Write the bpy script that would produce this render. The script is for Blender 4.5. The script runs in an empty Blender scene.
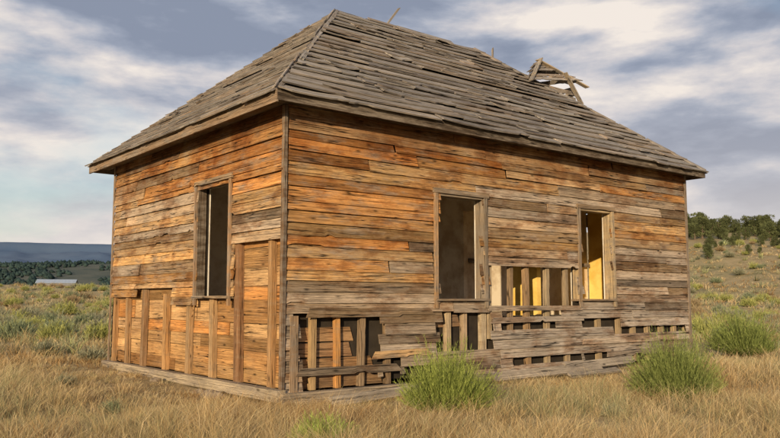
import bpy, math, random, bmesh
import numpy as np
from mathutils import Vector, Matrix, noise as mn
R = random.Random(7)
rng = np.random.default_rng(11)
scene = bpy.context.scene
scene.view_settings.view_transform = 'Standard'
scene.view_settings.look = 'None'
scene.view_settings.exposure = 0
COL = scene.collection

# ------------------------------------------------------------------ helpers
def link(o, parent=None):
    COL.objects.link(o)
    if parent is not None:
        o.parent = parent
    return o

def top(o, label, cat, group=None):
    o["label"] = label; o["category"] = cat
    if group: o["group"] = group
    return o

def nt(mat):
    mat.use_nodes = True
    t = mat.node_tree; t.nodes.clear()
    return t
def N(t, typ, **kw):
    n = t.nodes.new(typ)
    for k, v in kw.items():
        setattr(n, k, v)
    return n
def ramp(t, stops, interp='LINEAR'):
    n = t.nodes.new('ShaderNodeValToRGB')
    cr = n.color_ramp; cr.interpolation = interp
    while len(cr.elements) < len(stops): cr.elements.new(0.5)
    for e, (p, c) in zip(cr.elements, stops):
        e.position = p
        e.color = (c, c, c, 1) if not isinstance(c, tuple) else (*c, 1)
    return n
def mixc(t, typ='MIX', fac=None):
    n = t.nodes.new('ShaderNodeMix'); n.data_type = 'RGBA'; n.blend_type = typ
    if fac is not None: n.inputs[0].default_value = fac
    return n

def wood_mat(name, grey=(0.20, 0.165, 0.135), greyamt=(0.45, 0.62), bump=0.5, stain=0.0, contrast=1.0):
    m = bpy.data.materials.new(name); t = nt(m); L = t.links.new
    out = N(t, 'ShaderNodeOutputMaterial'); b = N(t, 'ShaderNodeBsdfPrincipled')
    b.inputs['Roughness'].default_value = 0.85
    b.inputs['Specular IOR Level'].default_value = 0.15
    L(b.outputs[0], out.inputs[0])
    at = N(t, 'ShaderNodeAttribute', attribute_name='Col')
    uv = N(t, 'ShaderNodeUVMap', uv_map='UVMap')
    def noise(sx, sy, detail, rough=0.6, dist=0.0):
        mp = N(t, 'ShaderNodeMapping'); mp.inputs['Scale'].default_value = (sx, sy, 1)
        L(uv.outputs[0], mp.inputs[0])
        n = N(t, 'ShaderNodeTexNoise'); n.inputs['Scale'].default_value = 1
        n.inputs['Detail'].default_value = detail; n.inputs['Roughness'].default_value = rough
        n.inputs['Distortion'].default_value = dist
        L(mp.outputs[0], n.inputs[0]); return n
    g1 = noise(0.8, 40, 7, 0.74, 0.05)
    g2 = noise(6, 190, 4, 0.65)
    r1 = ramp(t, [(0.30, 0.26), (0.44, 0.82), (0.56, 1.12), (0.70, 1.6)]); L(g1.outputs[0], r1.inputs[0])
    r2 = ramp(t, [(0.3, 0.45), (0.7, 1.45)]); L(g2.outputs[0], r2.inputs[0])
    tc = N(t, 'ShaderNodeTexCoord')
    def onoise(sc, sx, sz, det, rough=0.68, off=0):
        ns = N(t, 'ShaderNodeTexNoise'); ns.inputs['Scale'].default_value = sc; ns.inputs['Detail'].default_value = det
        ns.inputs['Roughness'].default_value = rough
        mp = N(t, 'ShaderNodeMapping'); mp.inputs['Scale'].default_value = (sx, sx, sz); mp.inputs['Location'].default_value = (off, off, off)
        L(tc.outputs['Object'], mp.inputs[0]); L(mp.outputs[0], ns.inputs[0]); return ns
    ns = onoise(1.6, 1.0, 4.2, 9, 0.72)
    rg = ramp(t, [(greyamt[0], 0.0), (greyamt[1], 0.85)]); L(ns.outputs[0], rg.inputs[0])
    mg = mixc(t); L(rg.outputs[0], mg.inputs[0]); L(at.outputs[0], mg.inputs[6]); mg.inputs[7].default_value = (*grey, 1)
    m1 = mixc(t, 'MULTIPLY', contrast); L(mg.outputs[2], m1.inputs[6]); L(r1.outputs[0], m1.inputs[7])
    m2 = mixc(t, 'MULTIPLY', 0.9); L(m1.outputs[2], m2.inputs[6]); L(r2.outputs[0], m2.inputs[7])
    g3 = noise(0.4, 16, 3, 0.5, 0.08)
    rc = ramp(t, [(0.487, 1.0), (0.497, 0.03), (0.503, 0.03), (0.513, 1.0)]); L(g3.outputs[0], rc.inputs[0])
    g4 = noise(1.1, 3, 2); rk = ramp(t, [(0.40, 0.0), (0.50, 1.0)]); L(g4.outputs[0], rk.inputs[0])
    m3 = mixc(t, 'MULTIPLY'); L(rk.outputs[0], m3.inputs[0]); L(m2.outputs[2], m3.inputs[6]); L(rc.outputs[0], m3.inputs[7])
    mp2 = N(t, 'ShaderNodeMapping'); mp2.inputs['Scale'].default_value = (2.4, 6.5, 1); L(uv.outputs[0], mp2.inputs[0])
    vo = N(t, 'ShaderNodeTexVoronoi'); vo.inputs['Scale'].default_value = 1; L(mp2.outputs[0], vo.inputs[0])
    rv = ramp(t, [(0.05, 0.10), (0.09, 0.55), (0.16, 1.0)]); L(vo.outputs['Distance'], rv.inputs[0])
    m4 = mixc(t, 'MULTIPLY', 0.8); L(m3.outputs[2], m4.inputs[6]); L(rv.outputs[0], m4.inputs[7])
    last = m4.outputs[2]
    if stain > 0:
        s1 = onoise(1.2, 1.0, 2.4, 9, 0.72, 5); rs1 = ramp(t, [(0.48, (1.0,1.0,1.0)), (0.57, (.66,.53,.44)), (0.67, (.36,.27,.21))]); L(s1.outputs[0], rs1.inputs[0])
        m5 = mixc(t, 'MULTIPLY', stain); L(last, m5.inputs[6]); L(rs1.outputs[0], m5.inputs[7]); last = m5.outputs[2]
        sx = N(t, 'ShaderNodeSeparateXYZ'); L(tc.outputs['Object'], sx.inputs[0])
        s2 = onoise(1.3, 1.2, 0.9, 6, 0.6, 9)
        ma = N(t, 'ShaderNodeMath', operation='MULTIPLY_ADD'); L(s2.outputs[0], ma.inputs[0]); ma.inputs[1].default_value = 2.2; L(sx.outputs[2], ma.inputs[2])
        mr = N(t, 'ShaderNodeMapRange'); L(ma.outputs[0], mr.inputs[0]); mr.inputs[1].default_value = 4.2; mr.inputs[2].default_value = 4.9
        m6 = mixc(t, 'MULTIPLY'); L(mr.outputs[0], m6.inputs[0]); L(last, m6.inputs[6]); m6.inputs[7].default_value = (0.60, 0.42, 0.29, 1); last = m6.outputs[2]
    L(last, b.inputs['Base Color'])
    ad = N(t, 'ShaderNodeMath', operation='MULTIPLY_ADD'); L(g1.outputs[0], ad.inputs[0]); ad.inputs[1].default_value = 1.8
    L(rc.outputs[0], ad.inputs[2])
    bp = N(t, 'ShaderNodeBump'); bp.inputs['Strength'].default_value = bump; bp.inputs['Distance'].default_value = 0.012
    L(ad.outputs[0], bp.inputs['Height']); L(bp.outputs[0], b.inputs['Normal'])
    return m

def plain_mat(name, c1, c2, scale=4, rough=0.9, bump=0.2, coord='Object', detail=8, lo=0.35, hi=0.65):
    m = bpy.data.materials.new(name); t = nt(m); L = t.links.new
    out = N(t, 'ShaderNodeOutputMaterial'); b = N(t, 'ShaderNodeBsdfPrincipled')
    b.inputs['Roughness'].default_value = rough; b.inputs['Specular IOR Level'].default_value = 0.15
    L(b.outputs[0], out.inputs[0])
    tc = N(t, 'ShaderNodeTexCoord'); n = N(t, 'ShaderNodeTexNoise'); n.inputs['Scale'].default_value = scale
    n.inputs['Detail'].default_value = detail; n.inputs['Roughness'].default_value = 0.65
    L(tc.outputs[coord], n.inputs[0])
    r = ramp(t, [(lo, c1), (hi, c2)]); L(n.outputs[0], r.inputs[0]); L(r.outputs[0], b.inputs['Base Color'])
    bp = N(t, 'ShaderNodeBump'); bp.inputs['Strength'].default_value = bump; bp.inputs['Distance'].default_value = 0.05
    L(n.outputs[0], bp.inputs['Height']); L(bp.outputs[0], b.inputs['Normal'])
    return m

def leaf_mat(name, trans=0.3):
    m = bpy.data.materials.new(name); t = nt(m); L = t.links.new
    out = N(t, 'ShaderNodeOutputMaterial'); d = N(t, 'ShaderNodeBsdfDiffuse'); tr = N(t, 'ShaderNodeBsdfTranslucent')
    at = N(t, 'ShaderNodeAttribute', attribute_name='Col')
    mx = N(t, 'ShaderNodeMixShader'); mx.inputs[0].default_value = trans
    L(at.outputs[0], d.inputs[0]); L(at.outputs[0], tr.inputs[0])
    L(d.outputs[0], mx.inputs[1]); L(tr.outputs[0], mx.inputs[2]); L(mx.outputs[0], out.inputs[0])
    return m

class MB:
    def __init__(s): s.v=[]; s.f=[]; s.uv=[]; s.c=[]
    def board(s, O, U, V, Nn, u0, u1, v0, v1, ob=0.02, ot=0.0, th=0.018, col=(.2,.15,.1), rough=0.004, wav=0.004,
              u0t=None, u1t=None, seg=0.1, bow=0.0, colvar=0.12, chips=0.0):
        if u0t is None: u0t = u0
        if u1t is None: u1t = u1
        n = max(1, int(abs(u1-u0)/seg)); base = len(s.v)
        ru, rv = R.uniform(0, 50), R.uniform(0, 50); ph = R.uniform(0, 99)
        slope = R.uniform(-1, 1)*rough*1.2
        chip = 0.0
        for i in range(n+1):
            f = i/n
            ub = u0+(u1-u0)*f; ut = u0t+(u1t-u0t)*f
            nb = mn.noise(Vector((ph+ub*0.5, 1.3, 0)))*rough*.8 + R.uniform(-rough, rough)*0.12 + slope*(2*f-1)
            if chips and R.random() < chips: chip = R.uniform(0.008, 0.035)
            elif R.random() < 0.35: chip = 0.0
            nb += chip
            ntp = mn.noise(Vector((ph+ub*0.5, 7.3, 0)))*rough*.8 + R.uniform(-rough, rough)*0.1
            w = mn.noise(Vector((ph+ub*0.9, 3.1, 5)))*wav + bow*(2*f-1)**2
            k = 1+colvar*mn.noise(Vector((ph+ub*1.5, 0, 9)))*2
            for (uu, vv, oo) in ((ub, v0+nb, ob+w), (ut, v1+ntp, ot+w), (ut, v1+ntp, ot+w-th), (ub, v0+nb, ob+w-th)):
                p = O + U*uu + V*vv + Nn*oo
                s.v.append(tuple(p))
            vv0, vv1 = rv+v0, rv+v1
            s.uv += [(ru+ub, vv0), (ru+ut, vv1), (ru+ut, vv1+th), (ru+ub, vv0-th)]
            s.c += [(col[0]*k, col[1]*k, col[2]*k, 1)]*4
        for i in range(n):
            a = base+4*i; b = a+4
            for j in range(4):
                s.f.append((a+j, b+j, b+(j+1)%4, a+(j+1)%4))
        s.f.append((base, base+1, base+2, base+3)); e = base+4*n
        s.f.append((e+3, e+2, e+1, e))
    def quad(s, pts, col=(.2,.2,.2)):
        b = len(s.v)
        for p in pts: s.v.append(tuple(p)); s.uv.append((p[0], p[2]+p[1])); s.c.append((*col, 1))
        s.f.append(tuple(range(b, b+len(pts))))
    def build(s, name, mat, parent=None, recalc=True):
        me = bpy.data.meshes.new(name); me.from_pydata(s.v, [], s.f)
        ul = me.uv_layers.new(name='UVMap')
        idx = np.zeros(len(me.loops), dtype=np.int32); me.loops.foreach_get('vertex_index', idx)
        ul.data.foreach_set('uv', np.array(s.uv, dtype=np.float32)[idx].ravel())
        ca = me.color_attributes.new('Col', 'FLOAT_COLOR', 'POINT')
        ca.data.foreach_set('color', np.array(s.c, dtype=np.float32).ravel())
        if recalc:
            bm = bmesh.new(); bm.from_mesh(me); bmesh.ops.recalc_face_normals(bm, faces=bm.faces); bm.to_mesh(me); bm.free()
        me.materials.append(mat)
        return link(bpy.data.objects.new(name, me), parent)

def tri_mesh(name, V, F, C, mat):
    me = bpy.data.meshes.new(name)
    nv, nf = len(V), len(F)
    me.vertices.add(nv); me.vertices.foreach_set('co', V.astype(np.float32).ravel())
    me.loops.add(nf*3); me.loops.foreach_set('vertex_index', F.astype(np.int32).ravel())
    me.polygons.add(nf); me.polygons.foreach_set('loop_start', np.arange(0, nf*3, 3, dtype=np.int32))
    me.update(calc_edges=True); me.validate()
    ca = me.color_attributes.new('Col', 'FLOAT_COLOR', 'POINT')
    c4 = np.ones((nv, 4), dtype=np.float32); c4[:, :3] = C
    ca.data.foreach_set('color', c4.ravel())
    me.materials.append(mat)
    return me

def blades(P, H, lean, W, C, tipc=1.25, rootc=0.42, curve=0.5):
    n = len(P); ang = rng.uniform(0, math.pi, n)
    wx = np.stack([np.cos(ang), np.sin(ang), np.zeros(n)], 1)*W[:, None]*0.5
    mid = P.copy(); mid[:, :2] += lean*(curve*0.6); mid[:, 2] += H*0.6
    tip = P.copy(); tip[:, :2] += lean; tip[:, 2] += H
    V = np.stack([P-wx, P+wx, mid-wx*0.8, mid+wx*0.8, tip], 1).reshape(-1, 3)
    b = np.arange(n)*5
    F = np.concatenate([np.stack([b, b+1, b+3], 1), np.stack([b, b+3, b+2], 1), np.stack([b+2, b+3, b+4], 1)])
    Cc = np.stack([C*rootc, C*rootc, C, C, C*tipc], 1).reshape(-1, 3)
    return V, F, Cc

A = math.radians(38.75)
CX, CY = -1.331, 9.876
ca_, sa_ = math.cos(A), math.sin(A)
Lh, Wh = 9.37, 6.17
def sstep(a, b, x):
    t = np.clip((x-a)/(b-a), 0, 1); return t*t*(3-2*t)
def height(x, y):
    x = np.asarray(x, dtype=float); y = np.asarray(y, dtype=float)
    d = np.hypot(x, y)
    z = 4.6*sstep(30, 230, d)
    z = z + (9.5*sstep(45, 190, y) + 9.5*sstep(165, 270, y))*sstep(14, 62, x)
    z = z + 0.03*np.sin(x*1.3+0.5)*np.cos(y*1.1) + 0.012*d**0.5*np.sin(x*0.23+2)*np.sin(y*0.19+1)*sstep(15, 60, d)*3
    z = z - 6*sstep(300, 900, d)
    z = z - 0.10*np.exp(-((x-CX)**2+(y-CY+.6)**2)/22.0)
    return z
def to_local(x, y):
    dx, dy = x-CX, y-CY
    return dx*ca_+dy*sa_, -dx*sa_+dy*ca_
def to_world(a, b):
    return CX+a*ca_-b*sa_, CY+a*sa_+b*ca_

# ------------------------------------------------------------------ materials
M_siding = wood_mat('weathered_siding', grey=(0.30,0.235,0.175), greyamt=(0.49,0.65), stain=0.85, bump=0.6)
M_sheath = wood_mat('warm_sheathing', grey=(0.33,0.20,0.10), greyamt=(0.46,0.66), contrast=0.9, stain=.4)
M_roof = wood_mat('roof_shakes', grey=(0.30,0.27,0.24), greyamt=(0.40,0.56), bump=0.5)
M_trim = wood_mat('trim_boards', grey=(0.27,0.225,0.18), greyamt=(0.44,0.62))
M_stud = wood_mat('stud_wood', grey=(0.33,0.23,0.14), greyamt=(0.5,0.7))
M_dark = plain_mat('deck_and_cavity_shade', (0.025,0.02,0.016), (0.05,0.04,0.03), 3)  # roof deck, and near-black shade colour for panels behind the siding
M_floor = plain_mat('pale_bounce_floor', (0.42,0.34,0.24), (0.60,0.50,0.38), 3)  # floor colour raised so it bounces more light into the rooms
M_plaster = plain_mat('yellow_plaster', (0.74,0.48,0.11), (0.90,0.64,0.19), 2.2, lo=.4, hi=.55)
M_plasterb = plain_mat('stained_plaster', (0.60,0.52,0.42), (0.86,0.80,0.70), 1.6, lo=0.40, hi=0.56)
M_plasterg = plain_mat('tan_plaster', (0.62,0.48,0.32), (0.90,0.78,0.60), 1.9, lo=0.40, hi=0.56)
M_leaf = leaf_mat('leaf_blades', 0.3)
M_grass = leaf_mat('dry_grass_blades', 0.25)

# ------------------------------------------------------------------ house
house = link(bpy.data.objects.new('wooden_house', None))
house.location = (CX, CY, 0); house.rotation_euler = (0, 0, A)
top(house, "abandoned weathered plank house with hip roof and empty window openings", "house")
X, Y, Z = Vector((1,0,0)), Vector((0,1,0)), Vector((0,0,1))
O0 = Vector((0,0,0))

STOPS = [(0.0,(0.37,0.31,0.25)),(0.3,(0.36,0.275,0.195)),(0.5,(0.45,0.30,0.165)),(0.75,(0.52,0.31,0.13)),(1.0,(0.51,0.235,0.075))]
def wallcol(w):
    k = max(0, min(1, w+R.gauss(0, 0.16)))
    for (p, c), (q, d) in zip(STOPS, STOPS[1:]):
        if k <= q:
            f = (k-p)/(q-p); c = tuple(c[i]*(1-f)+d[i]*f for i in range(3)); break
    s = R.choice([0.55,0.72,0.85,0.95,1.0,1.08,1.2,1.3])*R.uniform(.94,1.06)
    return tuple(v*s for v in c)

def siding(mb, O, U, Nn, length, z0, z1, row, holes, ocol, ob=0.034, ot=0.006, rough=0.003, lens=(1.2,5.2), over=0.012, ragged=0.0, chips=0.004, gaps=0.2):
    z = z0
    while z < z1-0.02:
        h = row*R.choice([0.75,0.88,0.96,1.0,1.1,1.28]); zt = min(z+h, z1)
        zc = (z+zt)/2
        iv = [(0.0, length)]
        for (a, b, c, d) in holes:
            if c < zc < d:
                a2, b2 = a+R.uniform(-ragged, ragged), b+R.uniform(-ragged, ragged)
                nv = []
                for (p, q) in iv:
                    if q <= a2 or p >= b2: nv.append((p, q)); continue
                    if p < a2: nv.append((p, a2))
                    if q > b2: nv.append((b2, q))
                iv = nv
        for (p, q) in iv:
            u = p
            while u < q-0.02:
                l = R.uniform(*lens); e = min(u+l, q)
                if q-e < 0.3: e = q
                t = R.uniform(-0.004, 0.004); o = R.uniform(-0.003, 0.008)
                rgh = R.random(); ov = over
                if R.random() < gaps: ov = -R.uniform(0.003, 0.010)
                mb.board(O, U, Z, Nn, u+R.uniform(0,0.014), e-R.uniform(0,0.014), z-ov+t, zt+t, ob=ob+o, ot=ot+o*0.5,
                         col=wallcol(ocol((u+e)/2, zc)), rough=rough, chips=chips if rgh < 0.88 else chips*8,
                         u0t=u+R.uniform(0,0.025), u1t=e-R.uniform(0,0.025), wav=0.004, seg=0.055,
                         bow=R.choice([0,0,0,0,0.010,0.016]) )
                u = e
        z = zt

def oc_long(a, z):
    v = 0.44 + 0.34*mn.noise(Vector((a*0.5, z*0.9, 3.3)))
    v += 0.40*math.exp(-((a-1.0)/1.4)**2)*math.exp(-((z-2.5)/1.1)**2) + 0.25*math.exp(-((z-3.5)/0.35)**2)
    v += 0.28*math.exp(-((a-8.2)/0.9)**2)*math.exp(-((z-2.7)/0.5)**2)
    v -= 0.36*float(sstep(0.0, 0.6, 1.5-z)) + 0.15*float(sstep(3.5, 5.5, np.array(a)))
    return v
holes_long = [(2.57,3.545,1.2,2.76),(5.93,6.85,1.2,2.78),(3.62,5.9,1.02,1.80),(3.9,5.3,0.68,1.06),(0.2,1.55,-0.1,0.96),(1.5,1.95,-0.1,0.5),
              (2.6,3.66,0.50,1.02),(1.9,2.5,0.05,0.30),(4.2,5.9,0.14,0.30),(5.9,9.2,0.10,0.32),(6.9,9.25,0.56,0.72),(5.9,7.0,.80,.92)]
mb = MB()
siding(mb, Vector((0,-0.005,0)), X, -Y, Lh, 0.03, 3.74, 0.148, holes_long, oc_long, ragged=0.09)
for (a,z,l,ang,w) in [(0.15,0.24,1.75,-0.5,.10),(1.35,0.40,1.1,1.0,.1),(3.66,0.84,2.3,0.2,.09),(5.9,0.44,3.0,-0.2,.10),(6.6,0.2,2.6,0.2,.09),
                  (3.62,1.03,2.3,-0.1,.08),(0.3,0.98,2.2,-0.4,.12)]:
    U = Vector((math.cos(math.radians(ang)),0,math.sin(math.radians(ang)))); V = Vector((-U.z,0,U.x))
    mb.board(Vector((a,-0.046,z)), U, V, -Y, 0, l, 0, w, ob=0.008, ot=0.004, col=wallcol(0.18), rough=0.005, chips=0.03, seg=.06, u0t=R.uniform(0,.08), u1t=l-R.uniform(0,.12))
wall1 = mb.build('wall', M_siding, house); wall1["label"] = "grey brown plank wall with missing lower boards"

def oc_short(a, z):
    return 0.60 + 0.34*mn.noise(Vector((a*0.6, z*1.1, 8.3))) + 0.36*math.exp(-((a-1.2)/1.6)**2)*math.exp(-((z-3.1)/.8)**2) - 0.08*(a > 3.3)
holes_short = [(1.46,2.50,1.24,2.9),(-1,1.32,-1,1.98),(1.3,2.62,-1,1.22),(2.6,3.5,-1,1.18),(3.4,4.9,-1,1.36),(4.8,6.3,-1,1.30)]
mb = MB()
siding(mb, Vector((-0.005,0,0)), Y, -X, Wh, 0.02, 3.74, 0.148, holes_short, oc_short, ragged=0.03)
wall2 = mb.build('wall', M_siding, house); wall2["label"] = "golden brown plank wall with exposed studs below"
mb = MB()
siding(mb, Vector((0.085,0.02,0)), Y, -X, Wh-0.05, 0.08, 2.2, 0.25, [(1.46,2.50,1.24,2.9)], lambda a,z: 0.84, ob=0.004, ot=0.0, rough=0.003, over=-0.006, lens=(1.2,3.5), chips=0, gaps=0)
mb.build('sheathing', M_sheath, wall2)

def box_part(name, O, U, V, Nn, u0,u1,v0,v1, th, col, mat, parent, out=0.0, rough=0.004, label=None, wav=0.003, chips=0):
    m = MB(); m.board(O, U, V, Nn, u0,u1,v0,v1, ob=out, ot=out, th=th, col=col, rough=rough, wav=wav, chips=chips)
    o = m.build(name, mat, parent)
    if label: o["label"] = label
    return o
for (t, w, zt, tilt, c) in [(6.08,0.09,1.36,0,(.38,.22,.10)),(5.43,0.10,1.33,0.8,(.36,.22,.11)),(4.67,0.12,1.38,-1,(.28,.17,.09)),(3.73,0.13,1.30,0.5,(.46,.26,.11)),
                         (2.85,0.12,1.2,-0.6,(.38,.24,.12)),(2.03,0.12,1.24,1.2,(.44,.28,.14)),(1.25,0.15,2.05,1.4,(.26,.14,.07)),(0.36,0.10,2.0,0.3,(.38,.22,.10))]:
    U = Vector((0, math.sin(math.radians(tilt)), math.cos(math.radians(tilt)))); V = Vector((0, U.z, -U.y))
    box_part('stud', Vector((0.0, t, 0.08)), U, V, -X, 0, zt-0.08, -w/2, w/2, 0.075, c, M_stud, wall2, out=-0.002+R.uniform(-.004,.01))
box_part('sill_board', Vector((0,0,0)), Y, Z, -X, -0.09, Wh+0.1, -0.05, 0.09, 0.12, (.40,.32,.22), M_trim, house, out=0.14, rough=0.006, chips=.03)
box_part('sill_board', Vector((0,0,0)), X, Z, -Y, -0.09, 1.95, -0.09, 0.05, 0.12, (.40,.31,.21), M_trim, house, out=0.16, rough=0.006, chips=.03)
box_part('sill_board', Vector((0,0,0)), X, Z, -Y, 3.3, 7.2, -0.04, 0.08, 0.10, (.34,.28,.21), M_trim, house, out=0.12, rough=0.006, chips=.03)
box_part('corner_board', Vector((0,0,0)), Z, X, -Y, 0.05, 3.70, -0.048, -0.012, 0.02, (.13,.085,.055), M_trim, house, out=0.052, rough=.003)
box_part('corner_board', Vector((0,0,0)), Z, X, -Y, 0.05, 1.0, 0.07, 0.18, 0.02, (.30,.20,.12), M_trim, house, out=0.050)
box_part('corner_board', Vector((0,0,0)), Z, Y, -X, 0.05, 3.70, -0.028, 0.03, 0.02, (.20,.12,.065), M_trim, house, out=0.052, rough=.003)
box_part('corner_board', Vector((Lh,0,0)), Z, X, -Y, 0.05, 3.72, -0.05, 0.02, 0.02, (.24,.18,.13), M_trim, house, out=0.054)
box_part('corner_board', Vector((0,Wh,0)), Z, Y, -X, 0.05, 3.72, -0.04, 0.02, 0.02, (.28,.19,.12), M_trim, house, out=0.054)
for (a, z0, z1, w, c) in [(0.46,0.05,1.0,0.08,(.45,.30,.15)),(0.86,0.05,1.0,0.07,(.52,.26,.09)),(1.24,0.05,1.0,0.08,(.30,.21,.13)),(1.70,0.05,1.0,0.08,(.25,.17,.1)),
                     (2.85,0.12,1.2,0.09,(.50,.38,.24)),(3.18,0.12,1.2,0.08,(.42,.31,.2)),(3.58,0.12,1.2,0.10,(.50,.40,.27)),
                     (3.72,0.6,1.82,0.08,(.44,.34,.22)),(4.20,0.1,1.85,0.06,(.26,.18,.11)),(4.62,0.1,1.85,0.09,(.34,.22,.12)),(5.10,0.1,1.85,0.08,(.36,.28,.18)),(5.62,0.1,1.85,0.08,(.33,.25,.16)),
                     (6.5,0.08,1.1,0.09,(.34,.25,.15)),(7.1,0.08,1.1,0.09,(.38,.28,.17)),(7.55,0.08,1.1,0.09,(.34,.25,.15)),(8.0,0.08,1.1,0.09,(.38,.28,.17)),(8.45,0.08,1.1,0.09,(.34,.26,.15)),(8.9,0.08,1.1,0.09,(.38,.28,.17))]:
    tl = math.radians(R.uniform(-1.4,1.4)); U = Vector((math.sin(tl),0,math.cos(tl))); V = Vector((U.z,0,-U.x))
    box_part('stud', Vector((a, 0.02, z0)), U, V, -Y, 0, z1-z0, -w/2, w/2, 0.08, c, M_stud, wall1, out=-0.005)
for (a, z, l, c) in [(0.15,0.06,1.5,(.22,.14,.08)),(0.15,0.26,1.35,(.36,.21,.10)),(0.15,0.46,0.98,(.32,.19,.10)),(0.15,0.66,1.0,(.40,.24,.12)),(2.65,.8,.5,(.24,.16,.1))]:
    mb = MB(); mb.board(Vector((a,0.10,z)), X, Z, -Y, 0, l, 0, 0.18, ob=0, ot=0, th=0.015, col=c, rough=0.006, u1t=l-0.06)
    mb.build('lining_board', M_sheath, wall1)

mb = MB(); siding(mb, Vector((Lh,0,0)), Y, X, Wh, 0.02, 3.74, 0.14, [(2.4,3.4,1.2,2.8)], lambda a,z: 0.3, gaps=0)
mb.build('wall', M_siding, house)
mb = MB(); siding(mb, Vector((0,Wh,0)), X, Y, Lh, 0.02, 3.74, 0.14, [(3.6,5.0,0.3,2.6),(6.3,7.9,1.0,2.9)], lambda a,z: 0.3, gaps=0)
mb.build('wall', M_siding, house)

def panel(mbx, O, U, Nn, length, z0, z1, holes, th=0.03):
    us = sorted({0, length, *[h[0] for h in holes], *[h[1] for h in holes]}); zs = sorted({z0, z1, *[h[2] for h in holes], *[h[3] for h in holes]})
    for i in range(len(us)-1):
        for j in range(len(zs)-1):
            uc, zc = (us[i]+us[i+1])/2, (zs[j]+zs[j+1])/2
            if any(h[0]<uc<h[1] and h[2]<zc<h[3] for h in holes): continue
            mbx.board(O, U, Z, Nn, us[i], us[i+1], zs[j], zs[j+1], ob=0, ot=0, th=th, rough=0, wav=0, seg=9)
hin = [(2.57,3.545,1.2,2.76),(5.93,6.85,1.2,2.78),(3.62,5.9,0.95,1.86)]
hin = [(a-.16, b-.16, c, d) for (a, b, c, d) in hin]
m = MB(); panel(m, Vector((0.16,0.125,0)), X, -Y, Lh-.2, 0.1, 3.7, hin, th=0.02); m.build('sheathing', M_dark, house)  # dark panel: cavity shade put into the colour behind missing siding
m = MB(); panel(m, Vector((0.16,0.150,0)), X, -Y, Lh-.2, 0.2, 3.7, hin, th=0.02); m.build('inner_wall', M_plasterb, house)
m = MB(); panel(m, Vector((0.128,0.12,0)), Y, -X, Wh-0.25, 0.1, 3.7, [(1.34,2.38,1.24,2.9)], th=.015); m.build('sheathing', M_dark, house)  # near-black sheet so gaps between siding boards look shaded
m = MB(); panel(m, Vector((0.150,0.17,0)), Y, -X, Wh-0.3, 0.2, 3.7, [(1.29,2.33,1.24,2.9)], th=.02); m.build('inner_wall', M_plasterb, house)
m = MB(); panel(m, Vector((Lh-0.1,0.17,0)), Y, X, 2.12, 0.2, 3.7, []); m.build('inner_wall', M_plaster, house)
m = MB(); panel(m, Vector((5.42,2.32,0)), X, -Y, Lh-5.56, 0.3, 3.6, [], th=0.08); pw = m.build('partition_wall', M_plasterg, house)
m = MB(); m.board(Vector((5.44,2.235,0)), X, Z, -Y, 0, Lh-5.62, 1.92, 2.00, ob=.02, ot=.015, th=.02, col=(.12,.08,.05), rough=.001); m.build('rail', M_trim, pw)
m = MB(); panel(m, Vector((Lh-0.1,2.50,0)), Y, X, Wh-2.7, 0.2, 3.7, []); m.build('inner_wall', M_plasterb, house)
m = MB(); panel(m, Vector((0.17,Wh-0.1,0)), X, Y, Lh-0.3, 0.2, 3.7, [(3.45,4.8,0.3,2.6),(6.15,7.7,1.0,2.9)]); m.build('inner_wall', M_plasterb, house)
m = MB(); panel(m, Vector((5.3,0.42,0)), Y, -X, 0.70, 0.2, 3.7, [], th=0.1); m.build('partition_wall', M_plaster, house)
m = MB(); panel(m, Vector((5.3,1.125,0)), Y, -X, Wh-1.25, 0.2, 3.7, [(0.0,1.10,0.3,2.9)], th=0.1); m.build('partition_wall', M_plasterg, house)
m = MB(); m.board(Vector((0.15,0.15,0.25)), X, Y, Z, 0, Lh-0.3, 0, Wh-0.3, ob=0, ot=0, th=0.05, rough=0, wav=0, col=(.12,.09,.06)); m.build('floor', M_floor, house)
m = MB(); m.board(Vector((0.15,0.15,3.66)), X, Y, Z, 0, Lh-0.3, 0, Wh-0.3, ob=0, ot=0, th=0.04, rough=0, wav=0, col=(.12,.09,.06)); m.build('ceiling', M_plasterb, house)

def window(O, U, Nn, u0, u1, z0, z1, cols, tilt=0.0, casing=0.065, label=None, dep=0.145):
    m = MB(); o = 0.062
    m.board(O+U*(u0-casing/2)+Z*z0, (Z+U*tilt*.4).normalized(), -U, Nn, -0.12, z1-z0+0.02, -casing/2, casing/2, ob=o, ot=o, th=0.03, col=cols[0], rough=0.005, seg=.07)
    m.board(O+U*(u1+casing/2)+Z*z0, (Z+U*tilt).normalized(), -U+Z*tilt, Nn, -0.12, z1-z0+0.02, -casing/2, casing/2, ob=o, ot=o, th=0.03, col=cols[1], rough=0.005, seg=.07)
    m.board(O, U, Z, Nn, u0-casing-0.02, u1+casing+0.03, z1+0.022, z1+0.095, ob=o+0.006, ot=o+0.002, th=0.034, col=cols[2], rough=0.006, chips=.03)
    m.board(O+U*u0, Z, Nn, U, z0-0.02, z1+0.02, -dep, 0.03, ob=0.004, ot=0.004, th=0.03, col=cols[3], rough=0.002)
    m.board(O+U*u1, Z, Nn, -U, z0-0.02, z1+0.02, -dep, 0.03, ob=0.004, ot=0.004, th=0.03, col=cols[3], rough=0.002)
    m.board(O+Z*z1, U, Nn, -Z, u0+0.02, u1-0.02, -dep, 0.028, ob=0.01, ot=0.01, th=0.03, col=cols[3], rough=0.002)
    w = m.build('window', M_trim, house)
    m = MB()
    m.board(O+Z*z0, U, Nn, Z, u0-0.05, u1+0.06, -dep, 0.085, ob=0.015, ot=0.02, th=0.035, col=cols[2], rough=0.006)
    m.build('sill', M_trim, w)
    w["label"] = label or "empty window opening with weathered casing"
    return w
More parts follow.
